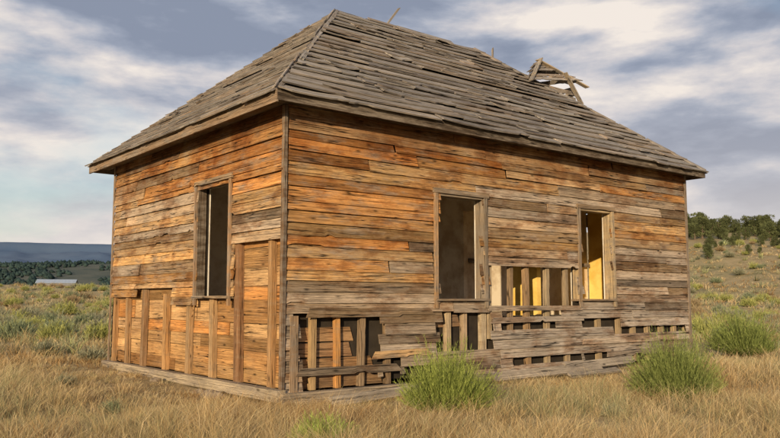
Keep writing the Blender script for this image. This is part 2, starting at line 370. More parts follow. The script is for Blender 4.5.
window(O0, X, -Y, 2.57, 3.545, 1.2, 2.76, [(.44,.27,.14),(.26,.2,.14),(.27,.19,.12),(.30,.23,.16)], 0.0)
window(O0, X, -Y, 5.93, 6.85, 1.2, 2.78, [(.28,.2,.13),(.44,.33,.2),(.26,.18,.11),(.45,.33,.19)], -0.01)
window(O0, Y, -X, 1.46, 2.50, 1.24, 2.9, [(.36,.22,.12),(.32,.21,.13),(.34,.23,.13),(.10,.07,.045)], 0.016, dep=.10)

# ---- roof
ez, rz = 3.77, 6.55
E = [Vector((-0.36,-0.36,ez)), Vector((Lh+0.20,-0.36,ez)), Vector((Lh+0.20,Wh+0.5,ez)), Vector((-0.36,Wh+0.5,ez))]
R1, R2 = Vector((2.89,Wh/2,rz)), Vector((6.48,Wh/2,rz))
def roofcol(warm=0.2):
    g = R.choice([(0.29,0.26,0.23),(0.35,0.315,0.275),(0.22,0.19,0.165),(0.40,0.36,0.315),(0.30,0.245,0.195),(0.17,0.14,0.12)])
    o = (0.38,0.26,0.16); k = max(0, min(1, warm+R.uniform(-0.35,0.35))); s = R.uniform(0.78,1.18)
    return tuple((g[i]*(1-k)+o[i]*k)*s for i in range(3))
def roof_face(mb, P0, P1, Q0, Q1, rows, lens, miss=0.03, debris=60, warm=0.15, tl=0.05, lf=0.1, seg=0.08):
    U = (P1-P0).normalized(); Nn = U.cross((Q0-P0)).normalized()
    if Nn.z < 0: Nn = -Nn
    V = Nn.cross(U)
    if V.z < 0: V = -V
    S = (Q0-P0).dot(V); L0 = (P1-P0).length
    ql = (Q0-P0).dot(U); qr = (Q1-P0).dot(U)
    lft = lambda v: ql*v/S
    rgt = lambda v: L0+(qr-L0)*v/S
    v = -0.05
    vs = [v]
    while v < S-0.05:
        v += S/rows*R.uniform(0.88, 1.14); vs.append(min(v, S+0.02))
    for i in range(len(vs)-1):
        a, b = vs[i], vs[i+1]
        if b-a < 0.03: continue
        u, ue = lft(max(a,0))-0.02, rgt(max(a,0))+0.02
        first = True
        while u < ue-0.03:
            e = u+math.exp(R.uniform(math.log(lens[0]), math.log(lens[1]))); last = False
            if ue-e < 0.25: e = ue; last = True
            lo, hi = lft(b)-0.03, rgt(b)+0.03
            ut0 = max(u, lo) if not first else lo
            ut1 = min(e, hi) if not last else hi
            if ut1 > ut0+0.02 and not (R.random() < miss and 0.5 < a < S-0.6 and e-u < 1.6):
                lift = R.uniform(0,0.007) + (R.uniform(0.008,0.024) if R.random()<lf else 0)
                dv = R.uniform(-0.008, 0.006) - (R.uniform(0.015,0.04) if R.random()<lf else 0)
                mb.board(P0, U, V, Nn, u+R.uniform(0,0.015), e-R.uniform(0,0.015), a-0.025+dv, b+dv*0.3, ob=tl+lift, ot=0.022, th=0.022,
                         u0t=ut0+0.004, u1t=ut1-0.004, col=roofcol(warm), rough=R.choice([0.003,0.004,0.007]), wav=0.004,
                         bow=R.choice([0,0,0,0.008,0.016,0.028]) if lf > .06 else 0, seg=seg, chips=R.choice([0,0.03,0.09]))
            u = e; first = False
    for k in range(debris):
        vv = R.uniform(0.1, S-0.4); uu = R.uniform(lft(vv)+0.2, rgt(vv)-0.9)
        l = R.uniform(0.12, 0.6)
        if uu+l > rgt(vv+0.1): continue
        an = math.radians(R.gauss(0, 3)); U2 = U*math.cos(an)+V*math.sin(an); V2 = V*math.cos(an)-U*math.sin(an)
        mb.board(P0+U*uu+V*vv, U2, V2, Nn, 0, l, 0, R.uniform(0.02,0.06), ob=0.082, ot=0.068, th=0.012, col=roofcol(warm), rough=0.006, wav=0.006, bow=R.choice([0,0.015]), u0t=R.uniform(0,.06), u1t=l-R.uniform(0,.08))
m = MB()
deck = MB()
for f in ((E[0],E[1],R2,R1),(E[1],E[2],R2),(E[2],E[3],R1,R2),(E[3],E[0],R1)): deck.quad(f, (.05,.04,.03))
deck.quad([E[3], E[2], E[1], E[0]], (.05,.04,.03))
roof_face(m, E[0],E[1],R1,R2, 21, (0.5,4.6), miss=0.04, debris=80, warm=0.12, lf=.16, tl=.056)
roof_face(m, E[3],E[0],R1,R1, 26, (0.25,1.7), miss=0.02, debris=10, warm=0.25, tl=0.046, lf=0.05)
roof_face(m, E[1],E[2],R2,R2, 24, (0.3,1.5), miss=0.03, debris=20)
roof_face(m, E[2],E[3],R2,R1, 21, (0.6,2.6), miss=0.03, debris=20)
def cap(P, Q, side, n, w=0.10):
    d = (Q-P); Lg = d.length; U = d.normalized()
    for i in range(n):
        if R.random() < 0.25: continue
        a = Lg*i/n; b = a+Lg/n*R.uniform(0.85,1.1)
        V = side.normalized(); Nn = U.cross(V).normalized()
        if Nn.z < 0: Nn = -Nn
        m.board(P, U, V, Nn, a, min(b, Lg+0.05), -0.01, w*R.uniform(0.6,1.1), ob=0.062+R.uniform(0,.010), ot=0.058, th=0.016, col=roofcol(0.2), rough=0.006)
fn = lambda a,b,c: (b-a).cross(c-a).normalized()
nf, nl, nr, nb = fn(E[0],E[1],R1), fn(E[3],E[0],R1), fn(E[1],E[2],R2), fn(E[2],E[3],R2)
h = (R1-E[0]); s1 = nf.cross(h); s1 = s1 if s1.x > 0 else -s1; s2 = nl.cross(h); s2 = s2 if s2.y > 0 else -s2
cap(E[0], R1, s1, 11, .06); cap(E[0], R1, s2, 12, .06)
h = (R2-E[1]); s1 = nf.cross(h); s1 = s1 if s1.x < 0 else -s1; s2 = nr.cross(h); s2 = s2 if s2.y > 0 else -s2
cap(E[1], R2, s1, 8); cap(E[1], R2, s2, 8)
h = (R2-R1); cap(R1, R2, nf.cross(h) if nf.cross(h).z < 0 else -nf.cross(h), 5, 0.13); cap(R1, R2, nb.cross(h) if nb.cross(h).z < 0 else -nb.cross(h), 5, 0.13)
roof = m.build('roof', M_roof, house); roof["label"] = "hip roof of broken grey wooden boards"
dk = deck.build('roof_deck', M_dark, roof, recalc=False)
dk.data.transform(Matrix.Translation((0,0,-0.01)))
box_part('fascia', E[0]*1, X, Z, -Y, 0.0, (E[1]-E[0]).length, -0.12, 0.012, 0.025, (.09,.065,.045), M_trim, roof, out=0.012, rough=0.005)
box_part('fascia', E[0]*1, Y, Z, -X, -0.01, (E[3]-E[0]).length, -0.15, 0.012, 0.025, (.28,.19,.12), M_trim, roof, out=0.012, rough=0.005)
box_part('fascia', E[1]*1, Y, Z, X, 0.0, (E[2]-E[1]).length, -0.12, 0.012, 0.025, (.2,.14,.09), M_trim, roof, out=0.012)
box_part('fascia', E[3]*1, X, Z, Y, 0.0, (E[2]-E[3]).length, -0.12, 0.012, 0.025, (.2,.14,.09), M_trim, roof, out=0.012)
m = MB()
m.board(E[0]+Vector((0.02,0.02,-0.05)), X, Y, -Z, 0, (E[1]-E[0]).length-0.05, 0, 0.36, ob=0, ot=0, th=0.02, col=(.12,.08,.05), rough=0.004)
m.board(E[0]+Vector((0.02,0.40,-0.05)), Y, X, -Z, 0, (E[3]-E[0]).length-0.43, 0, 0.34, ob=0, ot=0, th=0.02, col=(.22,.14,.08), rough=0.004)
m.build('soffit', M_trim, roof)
# collapsed chimney casing: slatted open box leaning against the slope with a slumped lid
ch = MB(); c0 = Vector((7.78, 2.30, 4.88))
hh = 0.92; w2 = 0.40
for (sy, Nn) in ((-1,-Y),(1,Y)):
    for k in range(9):
        if k == 7 and sy == -1: continue
        ch.board(c0+Vector((-w2+.20, sy*w2, 0)), X, Z, Nn, R.uniform(-.08,.03), 2*w2+R.uniform(-.16,.08), k*0.12, k*0.12+0.10, ob=R.uniform(0,.02), ot=0, th=0.02, col=roofcol(0.4), rough=0.006, chips=.1)
for (sx, Nn) in ((-1,-X),(1,X)):
    for k in range(8):
        ch.board(c0+Vector((sx*w2+.20, -w2+0.02, 0)), Y, Z, Nn, 0, 2*w2-0.04, k*0.12, k*0.12+0.10, ob=0.0, ot=0, th=0.02, col=roofcol(0.4), rough=0.006, chips=.1)
apex = c0+Vector((-.16, 0, hh+.52)); bl = c0+Vector((-.84,-.46,hh-.10)); br = c0+Vector((.70,-.48,hh+.14)); bk = c0+Vector((-.05,.5,hh+.04))
def wedge(p0, p1, ap, n, skip=()):
    Uw = (p1-p0); Lw = Uw.length; Uw = Uw.normalized(); Nw = Uw.cross(ap-p0).normalized()
    if Nw.z < 0: Nw = -Nw
    Vw = Nw.cross(Uw)
    if Vw.z < 0: Vw = -Vw
    Sw = (ap-p0).dot(Vw); qa = (ap-p0).dot(Uw)
    for k in range(n):
        if k in skip: continue
        f0, f1 = k/n, (k+1)/n
        ch.board(p0, Uw, Vw, Nw, qa*f0-R.uniform(0,.12), Lw+(qa-Lw)*f0+R.uniform(0,.12), Sw*f0-.02, Sw*f1, ob=.04, ot=.01, th=.02, u0t=qa*f1-.01, u1t=Lw+(qa-Lw)*f1+.02, col=roofcol(.4), rough=.012, chips=.15, seg=.06)
wedge(bl, br, apex, 6, (2,)); wedge(bk, bl, apex, 5); wedge(br, bk, apex, 5, (1,))
for (pa, pb) in ((bl+Vector((-.12,.0,-.06)), apex+Vector((.08,0,.07))), (br+Vector((.14,-.02,-.12)), apex+Vector((-.05,0,.04))), (c0+Vector((.7,-.45,.55)), c0+Vector((.15,-.45,1.15)))):
    d = (pb-pa); l = d.length; d = d.normalized(); ch.board(pa, d, Y, d.cross(Y), 0, l, -.12, -.02, ob=.03, ot=.03, th=.025, col=(.42,.33,.22), rough=.005)
cho = ch.build('chimney', M_roof, roof); cho["label"] = "collapsed slatted wooden chimney box with splintered lid"
for (p, d, l) in ((Vector((4.02,3.2,6.40)), Vector((0.62,0.1,0.75)), 0.95),(Vector((6.90,2.9,6.0)), Vector((0,0.0,1)), 0.66)):
    d.normalize(); V = d.cross(Vector((0,1,0.1))).normalized()
    s = MB(); s.board(p, d, V, d.cross(V), -0.2, l, -0.018, 0.018, ob=0, ot=0, th=0.03, col=(.26,.21,.16), rough=0.002, u1t=l-.06); s.build('broken_lath', M_roof, roof)

def plank(x, y, z, yaw, l, w, tilt, col):
    m = MB(); m.board(O0, X, Y, Z, -l/2, l/2, -w/2, w/2, ob=0.02, ot=0.02, th=0.03, col=col, rough=0.008, chips=.03)
    o = m.build('plank', M_trim); o.location = (x, y, z+float(height(x, y))); o.rotation_euler = (tilt, R.uniform(-.03,.03), yaw)
    top(o, "weathered grey plank lying in dry grass by the wall", "plank", "fallen planks by the house")
for (a, b, yaw, l, w, z, ti) in [(1.4,-0.50,0.1,2.2,0.14,0.08,.9),(4.6,-0.4,-0.06,2.4,0.16,0.12,.8),(6.0,-0.35,0.05,2.0,0.14,0.14,1.0),(2.2,-0.7,0.25,1.3,0.1,0.07,.3),(5.3,-0.75,0.12,1.5,0.12,0.08,.4)]:
    wx, wy = to_world(a, b); plank(wx, wy, z, A+yaw, l, w, ti, (.36,.30,.23))

M_stone = plain_mat('field_stone', (0.18,0.14,0.10), (0.36,0.29,0.21), 9)
def stone(x, y, s):
    bm = bmesh.new(); bmesh.ops.create_icosphere(bm, subdivisions=3, radius=1)
    off = Vector((R.uniform(0,50),0,0))
    for v in bm.verts:
        v.co *= 1+0.35*mn.noise(v.co*1.1+off)+0.12*mn.noise(v.co*3.5+off)
        v.co.x *= s*1.3; v.co.y *= s; v.co.z *= s*0.6
    me = bpy.data.meshes.new('stone'); bm.to_mesh(me); bm.free(); me.materials.append(M_stone)
    o = link(bpy.data.objects.new('stone', me)); o.location = (x, y, float(height(x, y))+s*0.2); o.rotation_euler = (0,0,R.uniform(0,3))
    top(o, "rough brown stone at the foot of the wall", "stone", "stones along the house base")
for (t, d, s) in [(1.2,-0.36,0.13),(1.7,-0.34,0.08),(3.2,-0.34,0.07),(4.6,-.34,.07)]:
    wx, wy = to_world(d, t); stone(wx, wy, s)

# ------------------------------------------------------------------ ground
rings = np.concatenate([[0.5], np.geomspace(2, 6000, 190)]); ns = 288
Vg = [(0, 4, float(height(0, 4)))]; Fg = []
for r in rings:
    th = np.linspace(0, 2*math.pi, ns, endpoint=False)
    xs, ys = r*np.cos(th), r*np.sin(th)+4
    zs = height(xs, ys)
    Vg += list(zip(xs, ys, zs))
for j in range(ns): Fg.append((0, 1+j, 1+(j+1) % ns))
for i in range(len(rings)-1):
    a, b = 1+i*ns, 1+(i+1)*ns
    for j in range(ns): Fg.append((a+j, b+j, b+(j+1) % ns, a+(j+1) % ns))
me = bpy.data.meshes.new('ground'); me.from_pydata(Vg, [], Fg)
me.polygons.foreach_set('use_smooth', [True]*len(me.polygons))
ground = link(bpy.data.objects.new('ground', me)); ground["kind"] = "structure"
m = bpy.data.materials.new('dry_grassland'); t = nt(m); L = t.links.new
out = N(t, 'ShaderNodeOutputMaterial'); b = N(t, 'ShaderNodeBsdfPrincipled'); b.inputs['Roughness'].default_value = 0.95; b.inputs['Specular IOR Level'].default_value = 0.05
L(b.outputs[0], out.inputs[0]); tc = N(t, 'ShaderNodeTexCoord')
def gn(s, d=8, r=0.65):
    n = N(t, 'ShaderNodeTexNoise'); n.inputs['Scale'].default_value = s; n.inputs['Detail'].default_value = d; n.inputs['Roughness'].default_value = r
    L(tc.outputs['Object'], n.inputs[0]); return n
n1 = gn(0.045); n2 = gn(0.5, 10, 0.75); n3 = gn(6, 6)
r1 = ramp(t, [(0.38, (0.36,0.26,0.135)), (0.5, (0.46,0.35,0.19)), (0.62, (0.29,0.27,0.13))]); L(n1.outputs[0], r1.inputs[0])
r2 = ramp(t, [(0.40, (0.17,0.17,0.085)), (0.48, (0.38,0.29,0.155)), (0.66, (0.52,0.41,0.24))]); L(n2.outputs[0], r2.inputs[0])
mx = mixc(t, 'MIX', 0.6); L(r1.outputs[0], mx.inputs[6]); L(r2.outputs[0], mx.inputs[7])
r3 = ramp(t, [(0.3, 0.5), (0.7, 1.2)]); L(n3.outputs[0], r3.inputs[0])
m2 = mixc(t, 'MULTIPLY', 0.8); L(mx.outputs[2], m2.inputs[6]); L(r3.outputs[0], m2.inputs[7]); L(m2.outputs[2], b.inputs['Base Color'])
bp = N(t, 'ShaderNodeBump'); bp.inputs['Strength'].default_value = 0.6; bp.inputs['Distance'].default_value = 0.1; L(n3.outputs[0], bp.inputs['Height']); L(bp.outputs[0], b.inputs['Normal'])
me.materials.append(m)

# ------------------------------------------------------------------ grass
def grass(ntuft, dmin, dmax, nb, hmin, hmax, w0, name, label, pal, kmin=.38, kbase=.85, clump=1.5):
    az = rng.uniform(-0.64, 0.64, ntuft); d = np.exp(rng.uniform(math.log(dmin), math.log(dmax), ntuft))
    x, y = d*np.sin(az), d*np.cos(az)
    lx, ly = to_local(x, y)
    ok = ~((lx > -0.24) & (lx < Lh+0.1) & (ly > -0.27) & (ly < Wh+0.1))
    ok &= ~((d > 18) & (x/y > -0.33) & (x/y < 0.36))
    x, y, d, lx, ly = x[ok], y[ok], d[ok], lx[ok], ly[ok]; n = len(x)
    patch = np.array([mn.noise(Vector((a*0.45, b*0.45, 2)))+.6*mn.noise(Vector((a*1.5, b*1.5, 2))) for a, b in zip(x, y)])
    patch2 = np.array([mn.noise(Vector((a*0.3, b*0.3, 9)))+.5*mn.noise(Vector((a*1.1, b*1.1, 5))) for a, b in zip(x, y)])
    keep = rng.uniform(0, 1, n) < np.clip(kbase+patch*1.5, kmin, 1)
    x, y, d, patch, patch2, lx, ly = [q[keep] for q in (x, y, d, patch, patch2, lx, ly)]; n = len(x)
    ddx = np.maximum(np.maximum(-lx, lx-Lh), 0); ddy = np.maximum(np.maximum(-ly, ly-Wh), 0); dh = np.hypot(ddx, ddy)
    near = 0.45+0.55*sstep(0.4, 2.8, dh)
    big = np.where(rng.uniform(0, 1, n) < 0.12, 1.5, 1.0)
    th = (rng.uniform(hmin, hmax, n)*(1+0.7*patch))*(1+np.clip((d-16)/90, 0, 0.9))*near*big
    pal = np.array(pal)
    pi = np.clip((rng.uniform(0, len(pal)-.4, n)*.75+len(pal)*.12+patch2*5).astype(int), 0, len(pal)-1)
    tcx = pal[pi]*rng.uniform(0.65, 1.15, (n, 1))
    sc = np.clip(d/9, 1, 14)
    tr = 0.060*np.sqrt(sc)*clump
    P = np.repeat(np.stack([x, y], 1), nb, 0); rr = np.repeat(tr, nb)
    ang = rng.uniform(0, 2*math.pi, n*nb); rad = np.sqrt(rng.uniform(0, 1, n*nb))*rr
    off = np.stack([np.cos(ang), np.sin(ang)], 1)*rad[:, None]
    P = P+off
    H = np.repeat(th, nb)*rng.uniform(0.3, 1.15, n*nb)
    lean = off/rr[:, None]*H[:, None]*rng.uniform(0.3, 1.4, (n*nb, 1)) + rng.normal(0, 0.34, (n*nb, 2))*H[:, None]
    lean[:, 0] += 0.12*H
    W = np.repeat(w0*sc, nb)*rng.uniform(0.5, 1.3, n*nb)
    C = np.repeat(tcx, nb, 0)*rng.uniform(0.7, 1.25, (n*nb, 1))
    P3 = np.concatenate([P, (height(P[:, 0], P[:, 1])-0.01)[:, None]], 1)
    V, F, Cc = blades(P3, H, lean, W, C)
    me = tri_mesh(name, V, F, Cc, M_grass)
    o = link(bpy.data.objects.new(name, me)); o["kind"] = "stuff"; o["label"] = label; o["category"] = "grass"
PAL = [[.38,.23,.10],[.45,.29,.13],[.58,.43,.22],[.68,.53,.30],[.52,.37,.18],[.70,.56,.34],[.46,.41,.21],[.62,.46,.24],[.40,.39,.21]]
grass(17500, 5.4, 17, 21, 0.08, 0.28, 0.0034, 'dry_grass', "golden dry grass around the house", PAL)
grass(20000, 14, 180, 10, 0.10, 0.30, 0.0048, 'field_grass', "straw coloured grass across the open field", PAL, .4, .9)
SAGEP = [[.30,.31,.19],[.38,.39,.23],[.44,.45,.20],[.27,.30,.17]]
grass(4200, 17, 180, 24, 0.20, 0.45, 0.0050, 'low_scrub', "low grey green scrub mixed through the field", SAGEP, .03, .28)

# ------------------------------------------------------------------ shrubs
def shrub_mesh(name, w, h, stems, leaves, base, tip, lw=0.006, ll=0.05, seed=1, spread=0.42):
    g = np.random.default_rng(seed)
    n = stems
    az = g.uniform(0, 2*math.pi, n); pol = np.arccos(1-g.uniform(0, 1, n)**0.9*0.94)
    lump = 1+0.20*np.sin(az*3+seed)*np.sin(pol*4)+0.12*np.sin(az*7+2*seed)*np.cos(pol*5)
    ln = g.uniform(0.70, 1.06, n)*lump
    ex = np.sin(pol)*np.cos(az)*w/2*ln; ey = np.sin(pol)*np.sin(az)*w/2*ln; ez_ = (np.cos(pol)*0.86+0.14)*h*ln
    tips = np.stack([ex, ey, ez_], 1)
    b0 = np.stack([ex*0.12, ey*0.12, np.zeros(n)], 1)
    ctrl = b0*0.3+tips*np.array([0.64, 0.64, 0.44])
    Vs, Fs, Cs = [], [], []; cnt = 0
    side = g.normal(size=(n, 3)); side /= np.linalg.norm(side, axis=1)[:, None]
    pts = []
    for k in range(5):
        f = k/4; pts.append((1-f)**2*b0+2*f*(1-f)*ctrl+f*f*tips)
    for k in range(5):
        ww = 0.005*(1-k/5.5)
        Vs.append(np.stack([pts[k]-side*ww/2, pts[k]+side*ww/2], 1).reshape(-1, 3))
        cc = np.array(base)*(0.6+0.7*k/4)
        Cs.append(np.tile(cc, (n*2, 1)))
    for k in range(4):
        a = np.arange(n)*2+cnt+k*2*n; b = a+2*n
        Fs += [np.stack([a, a+1, b+1], 1), np.stack([a, b+1, b], 1)]
    cnt = 5*2*n
    m_ = n*leaves; f = g.uniform(0.35, 1.0, m_)[:, None]; idx = np.repeat(np.arange(n), leaves)
    p = (1-f)**2*b0[idx]+2*f*(1-f)*ctrl[idx]+f*f*tips[idx]
    d = tips[idx]-ctrl[idx]; d /= np.linalg.norm(d, axis=1)[:, None]
    d = d+g.normal(0, spread, (m_, 3)); d[:, 2] += 0.35; d /= np.linalg.norm(d, axis=1)[:, None]
    s = np.cross(d, g.normal(size=(m_, 3))); s /= np.linalg.norm(s, axis=1)[:, None]
    l = g.uniform(0.6, 1.3, m_)[:, None]*ll
    v = np.stack([p-s*lw/2, p+s*lw/2, p+d*l], 1).reshape(-1, 3)
    a = np.arange(m_)*3+cnt
    Fs.append(np.stack([a, a+1, a+2], 1)); Vs.append(v)
    sv = np.repeat(g.uniform(0.65, 1.25, n), leaves)[:, None]
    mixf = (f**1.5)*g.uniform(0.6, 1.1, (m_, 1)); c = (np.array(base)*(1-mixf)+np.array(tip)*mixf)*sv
    Cs.append(np.repeat(c, 3, 0))
    return tri_mesh(name, np.concatenate(Vs), np.concatenate(Fs), np.concatenate(Cs), M_leaf)
def put(me, name, x, y, label, cat, group=None, s=1, rot=None):
    o = link(bpy.data.objects.new(name, me)); o.location = (x, y, float(height(x, y))-0.02)
    o.scale = (s, s, s*R.uniform(0.95, 1.08)); o.rotation_euler = (0, 0, R.uniform(0, 6) if rot is None else rot)
    return top(o, label, cat, group)
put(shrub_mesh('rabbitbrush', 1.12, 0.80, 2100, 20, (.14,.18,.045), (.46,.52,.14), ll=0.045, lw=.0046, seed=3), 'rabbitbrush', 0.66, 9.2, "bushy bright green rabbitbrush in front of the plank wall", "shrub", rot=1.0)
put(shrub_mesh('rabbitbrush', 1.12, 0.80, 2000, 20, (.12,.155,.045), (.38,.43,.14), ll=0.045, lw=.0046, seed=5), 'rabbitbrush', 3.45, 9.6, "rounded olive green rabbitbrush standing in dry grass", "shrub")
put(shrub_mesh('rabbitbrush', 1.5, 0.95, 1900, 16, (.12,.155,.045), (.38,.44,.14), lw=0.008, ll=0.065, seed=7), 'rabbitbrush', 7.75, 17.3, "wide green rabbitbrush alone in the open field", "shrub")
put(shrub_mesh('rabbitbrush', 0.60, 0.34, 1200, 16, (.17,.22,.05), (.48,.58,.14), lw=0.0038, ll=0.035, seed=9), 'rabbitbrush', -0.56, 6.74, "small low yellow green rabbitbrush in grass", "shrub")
sages = [shrub_mesh('sagebrush', 1.1, 0.6, 320, 9, a, b, lw=0.02, ll=0.11, seed=20+i) for i, (a, b) in enumerate([((.17,.17,.10),(.42,.41,.28)), ((.17,.19,.06),(.50,.50,.17)), ((.13,.16,.09),(.33,.37,.22)), ((.24,.18,.10),(.50,.38,.22))])]
sl = ["grey green sagebrush in the dry field", "yellow green rabbitbrush in the dry field", "dusty dark sagebrush in the dry field", "dried brown brush clump in the field"]
cnt = 0
fixed = [(-9.6,22.5,0.9,1),(-7.2,21,0.6,3),(-10.8,29,1.0,0),(-8.6,25,0.7,1),(9.7,23,0.7,2),(11,27,1.0,0),(13.5,31,1.1,1),(10.6,20.5,0.5,3),
         (-5.9,15.6,.55,0),(-4.6,11.2,.35,0),(-3.2,9.2,.28,2),(6.2,12.6,.4,0),(5.6,14.8,.5,2),(2.4,8.6,.25,0),(-7.6,17.5,.6,0),(8.3,14.6,.5,3)]
for (x, y, s, k) in fixed:
    put(sages[k], 'sagebrush', x, y, sl[k], "shrub", "sagebrush across the field", s)
while cnt < 280:
    az = R.choice([-1, 1])*R.uniform(0.34, 0.58); d = math.exp(R.uniform(math.log(24), math.log(190)))
    x, y = d*math.sin(az), d*math.cos(az)
    k = R.choice([0, 1, 1, 1, 2, 3]); put(sages[k], 'sagebrush', x, y, sl[k], "shrub", "sagebrush across the field", R.uniform(0.4, 1.0)*(1+d/140)); cnt += 1

# ------------------------------------------------------------------ juniper trees
M_bark = plain_mat('juniper_bark', (0.09,0.06,0.045), (0.2,0.15,0.11), 20)
def juniper(seed):
    g = np.random.default_rng(seed); H = 4.2
    nc = 26; cz = g.uniform(0.5, H-0.4, nc); rr = 1.55*np.sqrt(np.clip(1-((cz-1.6)/2.9)**2, 0.05, 1))
    a = g.uniform(0, 6.28, nc); rad = rr*g.uniform(0.2, 0.75, nc); cc = np.stack([rad*np.cos(a), rad*np.sin(a), cz], 1); cr = g.uniform(0.4, 0.75, nc)
    n = 2600; i = g.integers(0, nc, n); d = g.normal(size=(n, 3)); d /= np.linalg.norm(d, axis=1)[:, None]
    p = cc[i]+d*(cr[i]*g.uniform(0.6, 1.05, n))[:, None]
    s1 = np.cross(d, g.normal(size=(n, 3))); s1 /= np.linalg.norm(s1, axis=1)[:, None]; up = d*0.6+g.normal(0, 0.4, (n, 3)); up[:, 2] += 0.5
    V = np.stack([p-s1*0.09, p+s1*0.09, p+up*0.24], 1).reshape(-1, 3); F = np.arange(n*3).reshape(-1, 3)
    sh = g.uniform(0.6, 1.4, nc)[i]*g.uniform(0.7, 1.3, n); C = np.repeat(np.array([[.12,.135,.06]])*sh[:, None], 3, 0)
    crown = tri_mesh('crown', V, F, C, M_leaf)
    bm = bmesh.new()
    def limb(p0, p1, r0, r1):
        d = (p1-p0).normalized(); a = d.orthogonal().normalized(); b = d.cross(a)
        v0 = [bm.verts.new(p0+(a*math.cos(k*1.0472)+b*math.sin(k*1.0472))*r0) for k in range(6)]
        v1 = [bm.verts.new(p1+(a*math.cos(k*1.0472)+b*math.sin(k*1.0472))*r1) for k in range(6)]
        for k in range(6): bm.faces.new((v0[k], v0[(k+1) % 6], v1[(k+1) % 6], v1[k]))
    limb(Vector((0,0,-0.2)), Vector((0.05,0,1.4)), 0.2, 0.14); limb(Vector((0.05,0,1.4)), Vector((0,0.1,3.4)), 0.14, 0.04)
    for k in range(6): limb(Vector((0.03,0,0.5+k*0.35)), Vector(cc[k]), 0.08, 0.02)
    tm = bpy.data.meshes.new('trunk'); bm.to_mesh(tm); bm.free(); tm.materials.append(M_bark)
    return crown, tm
JU = [juniper(s) for s in (1, 2, 3)]
def tree(x, y, s):
    e = link(bpy.data.objects.new('juniper_tree', None)); e.location = (x, y, float(height(x, y))); e.rotation_euler = (0,0,R.uniform(0,6)); e.scale = (s*R.uniform(.85,1.2), s*R.uniform(.85,1.2), s)
    top(e, "dark green juniper on the grassy hillside", "tree", "junipers on the hillside")
    c, tk = R.choice(JU); link(bpy.data.objects.new('crown', c), e); link(bpy.data.objects.new('trunk', tk), e)
k = 0
while k < 240:
    y = 195+100*R.random(); az = R.uniform(0.345, 0.55); x = y*math.tan(az)
    if mn.noise(Vector((x*.04, y*.04, 7))) < -.2 and y < 235: continue
    tree(x, y, R.choice([.5,.65,.8,.9,1.0,1.2,1.4])*R.uniform(.85,1.15)); k += 1
for k in range(26):
    y = R.uniform(120, 195); az = R.uniform(0.38, 0.54); tree(y*math.tan(az), y, R.uniform(0.3, 0.65))

# ------------------------------------------------------------------ distant shed
def simple(name, verts, faces, mat, parent):
    me = bpy.data.meshes.new(name); me.from_pydata(verts, [], faces); me.materials.append(mat); return link(bpy.data.objects.new(name, me), parent)
shed = link(bpy.data.objects.new('shed', None)); sx, sy = -97.0, 228.0
shed.location = (sx, sy, float(height(sx, sy))+.4); shed.rotation_euler = (0,0,0.25); shed.scale = (0.85, 0.85, 0.95)
top(shed, "long low shed with pale metal roof in the field", "shed")
M_met = plain_mat('pale_metal_roofing', (0.28,0.33,0.40), (0.36,0.42,0.50), 1.5, rough=0.5)
M_sw = plain_mat('shed_siding', (0.16,0.16,0.17), (0.25,0.25,0.25), 2)
simple('wall', [(-6,-3,-0.9),(6,-3,-0.9),(6,3,-0.9),(-6,3,-0.9),(-6,-3,1.5),(6,-3,1.5),(6,3,1.5),(-6,3,1.5),(-6,0,2.3),(6,0,2.3)],
       [(0,1,5,4),(1,2,6,9,5),(2,3,7,6),(3,0,4,8,7)], M_sw, shed)
simple('roof', [(-6.4,-3.4,1.4),(6.4,-3.4,1.4),(6.4,0,2.5),(-6.4,0,2.5),(6.4,3.4,1.4),(-6.4,3.4,1.4),(-6.4,-3.4,1.3),(6.4,-3.4,1.3),(6.4,3.4,1.3),(-6.4,3.4,1.3)],
       [(0,1,2,3),(3,2,4,5),(6,7,1,0),(5,4,8,9)], M_met, shed)

# ------------------------------------------------------------------ hill, woodland, mesa
def gridmesh(name, xs, ys, fz, mat, kind="structure"):
    V = [(x, y, fz(x, y)) for y in ys for x in xs]; nx = len(xs)
    F = [(j*nx+i, j*nx+i+1, (j+1)*nx+i+1, (j+1)*nx+i) for j in range(len(ys)-1) for i in range(nx-1)]
    me = bpy.data.meshes.new(name); me.from_pydata(V, [], F); me.materials.append(mat)
    me.polygons.foreach_set('use_smooth', [True]*len(F))
    o = link(bpy.data.objects.new(name, me)); o["kind"] = kind; return o
def hz(x, y):
    f = float(sstep(430, 1000, np.array(y)))
    return -4+f*(50+10*mn.noise(Vector((x*0.004, y*0.004, 1)))+3*mn.noise(Vector((x*0.02, y*0.01, 1))))*(1-0.3*float(sstep(1100,1600,np.array(y))))
M_hill = plain_mat('wooded_hill_ground', (0.05,0.07,0.06), (0.13,0.13,0.10), 0.02)
gridmesh('hill', np.linspace(-1600, 1600, 130), np.linspace(400, 1700, 60), hz, M_hill)
nT = 9000; tx = -rng.uniform(80, 1000, nT); ty = rng.uniform(480, 1150, nT)
Vt, Ft, Ct = [], [], []; c = 0
for x, y in zip(tx, ty):
    if mn.noise(Vector((x*0.012, y*0.012, 4))) < -0.15: continue
    z = hz(x, y); r = R.uniform(2.0, 4.0); h = R.uniform(2.5, 5.0)
    k = 6; vs = [(x+r*math.cos(a*6.283/k)*R.uniform(.7,1.1), y+r*math.sin(a*6.283/k), z+h*0.3*R.uniform(.6,1.2)) for a in range(k)]+[(x+R.uniform(-1,1), y, z+h), (x, y, z-1)]
    Vt += vs
    for a in range(k): Ft += [(c+a, c+(a+1) % k, c+k), (c+(a+1) % k, c+a, c+k+1)]
    s = R.uniform(0.7, 1.3); Ct += [(.05*s, .08*s, .075*s)]*(k+2); c += k+2
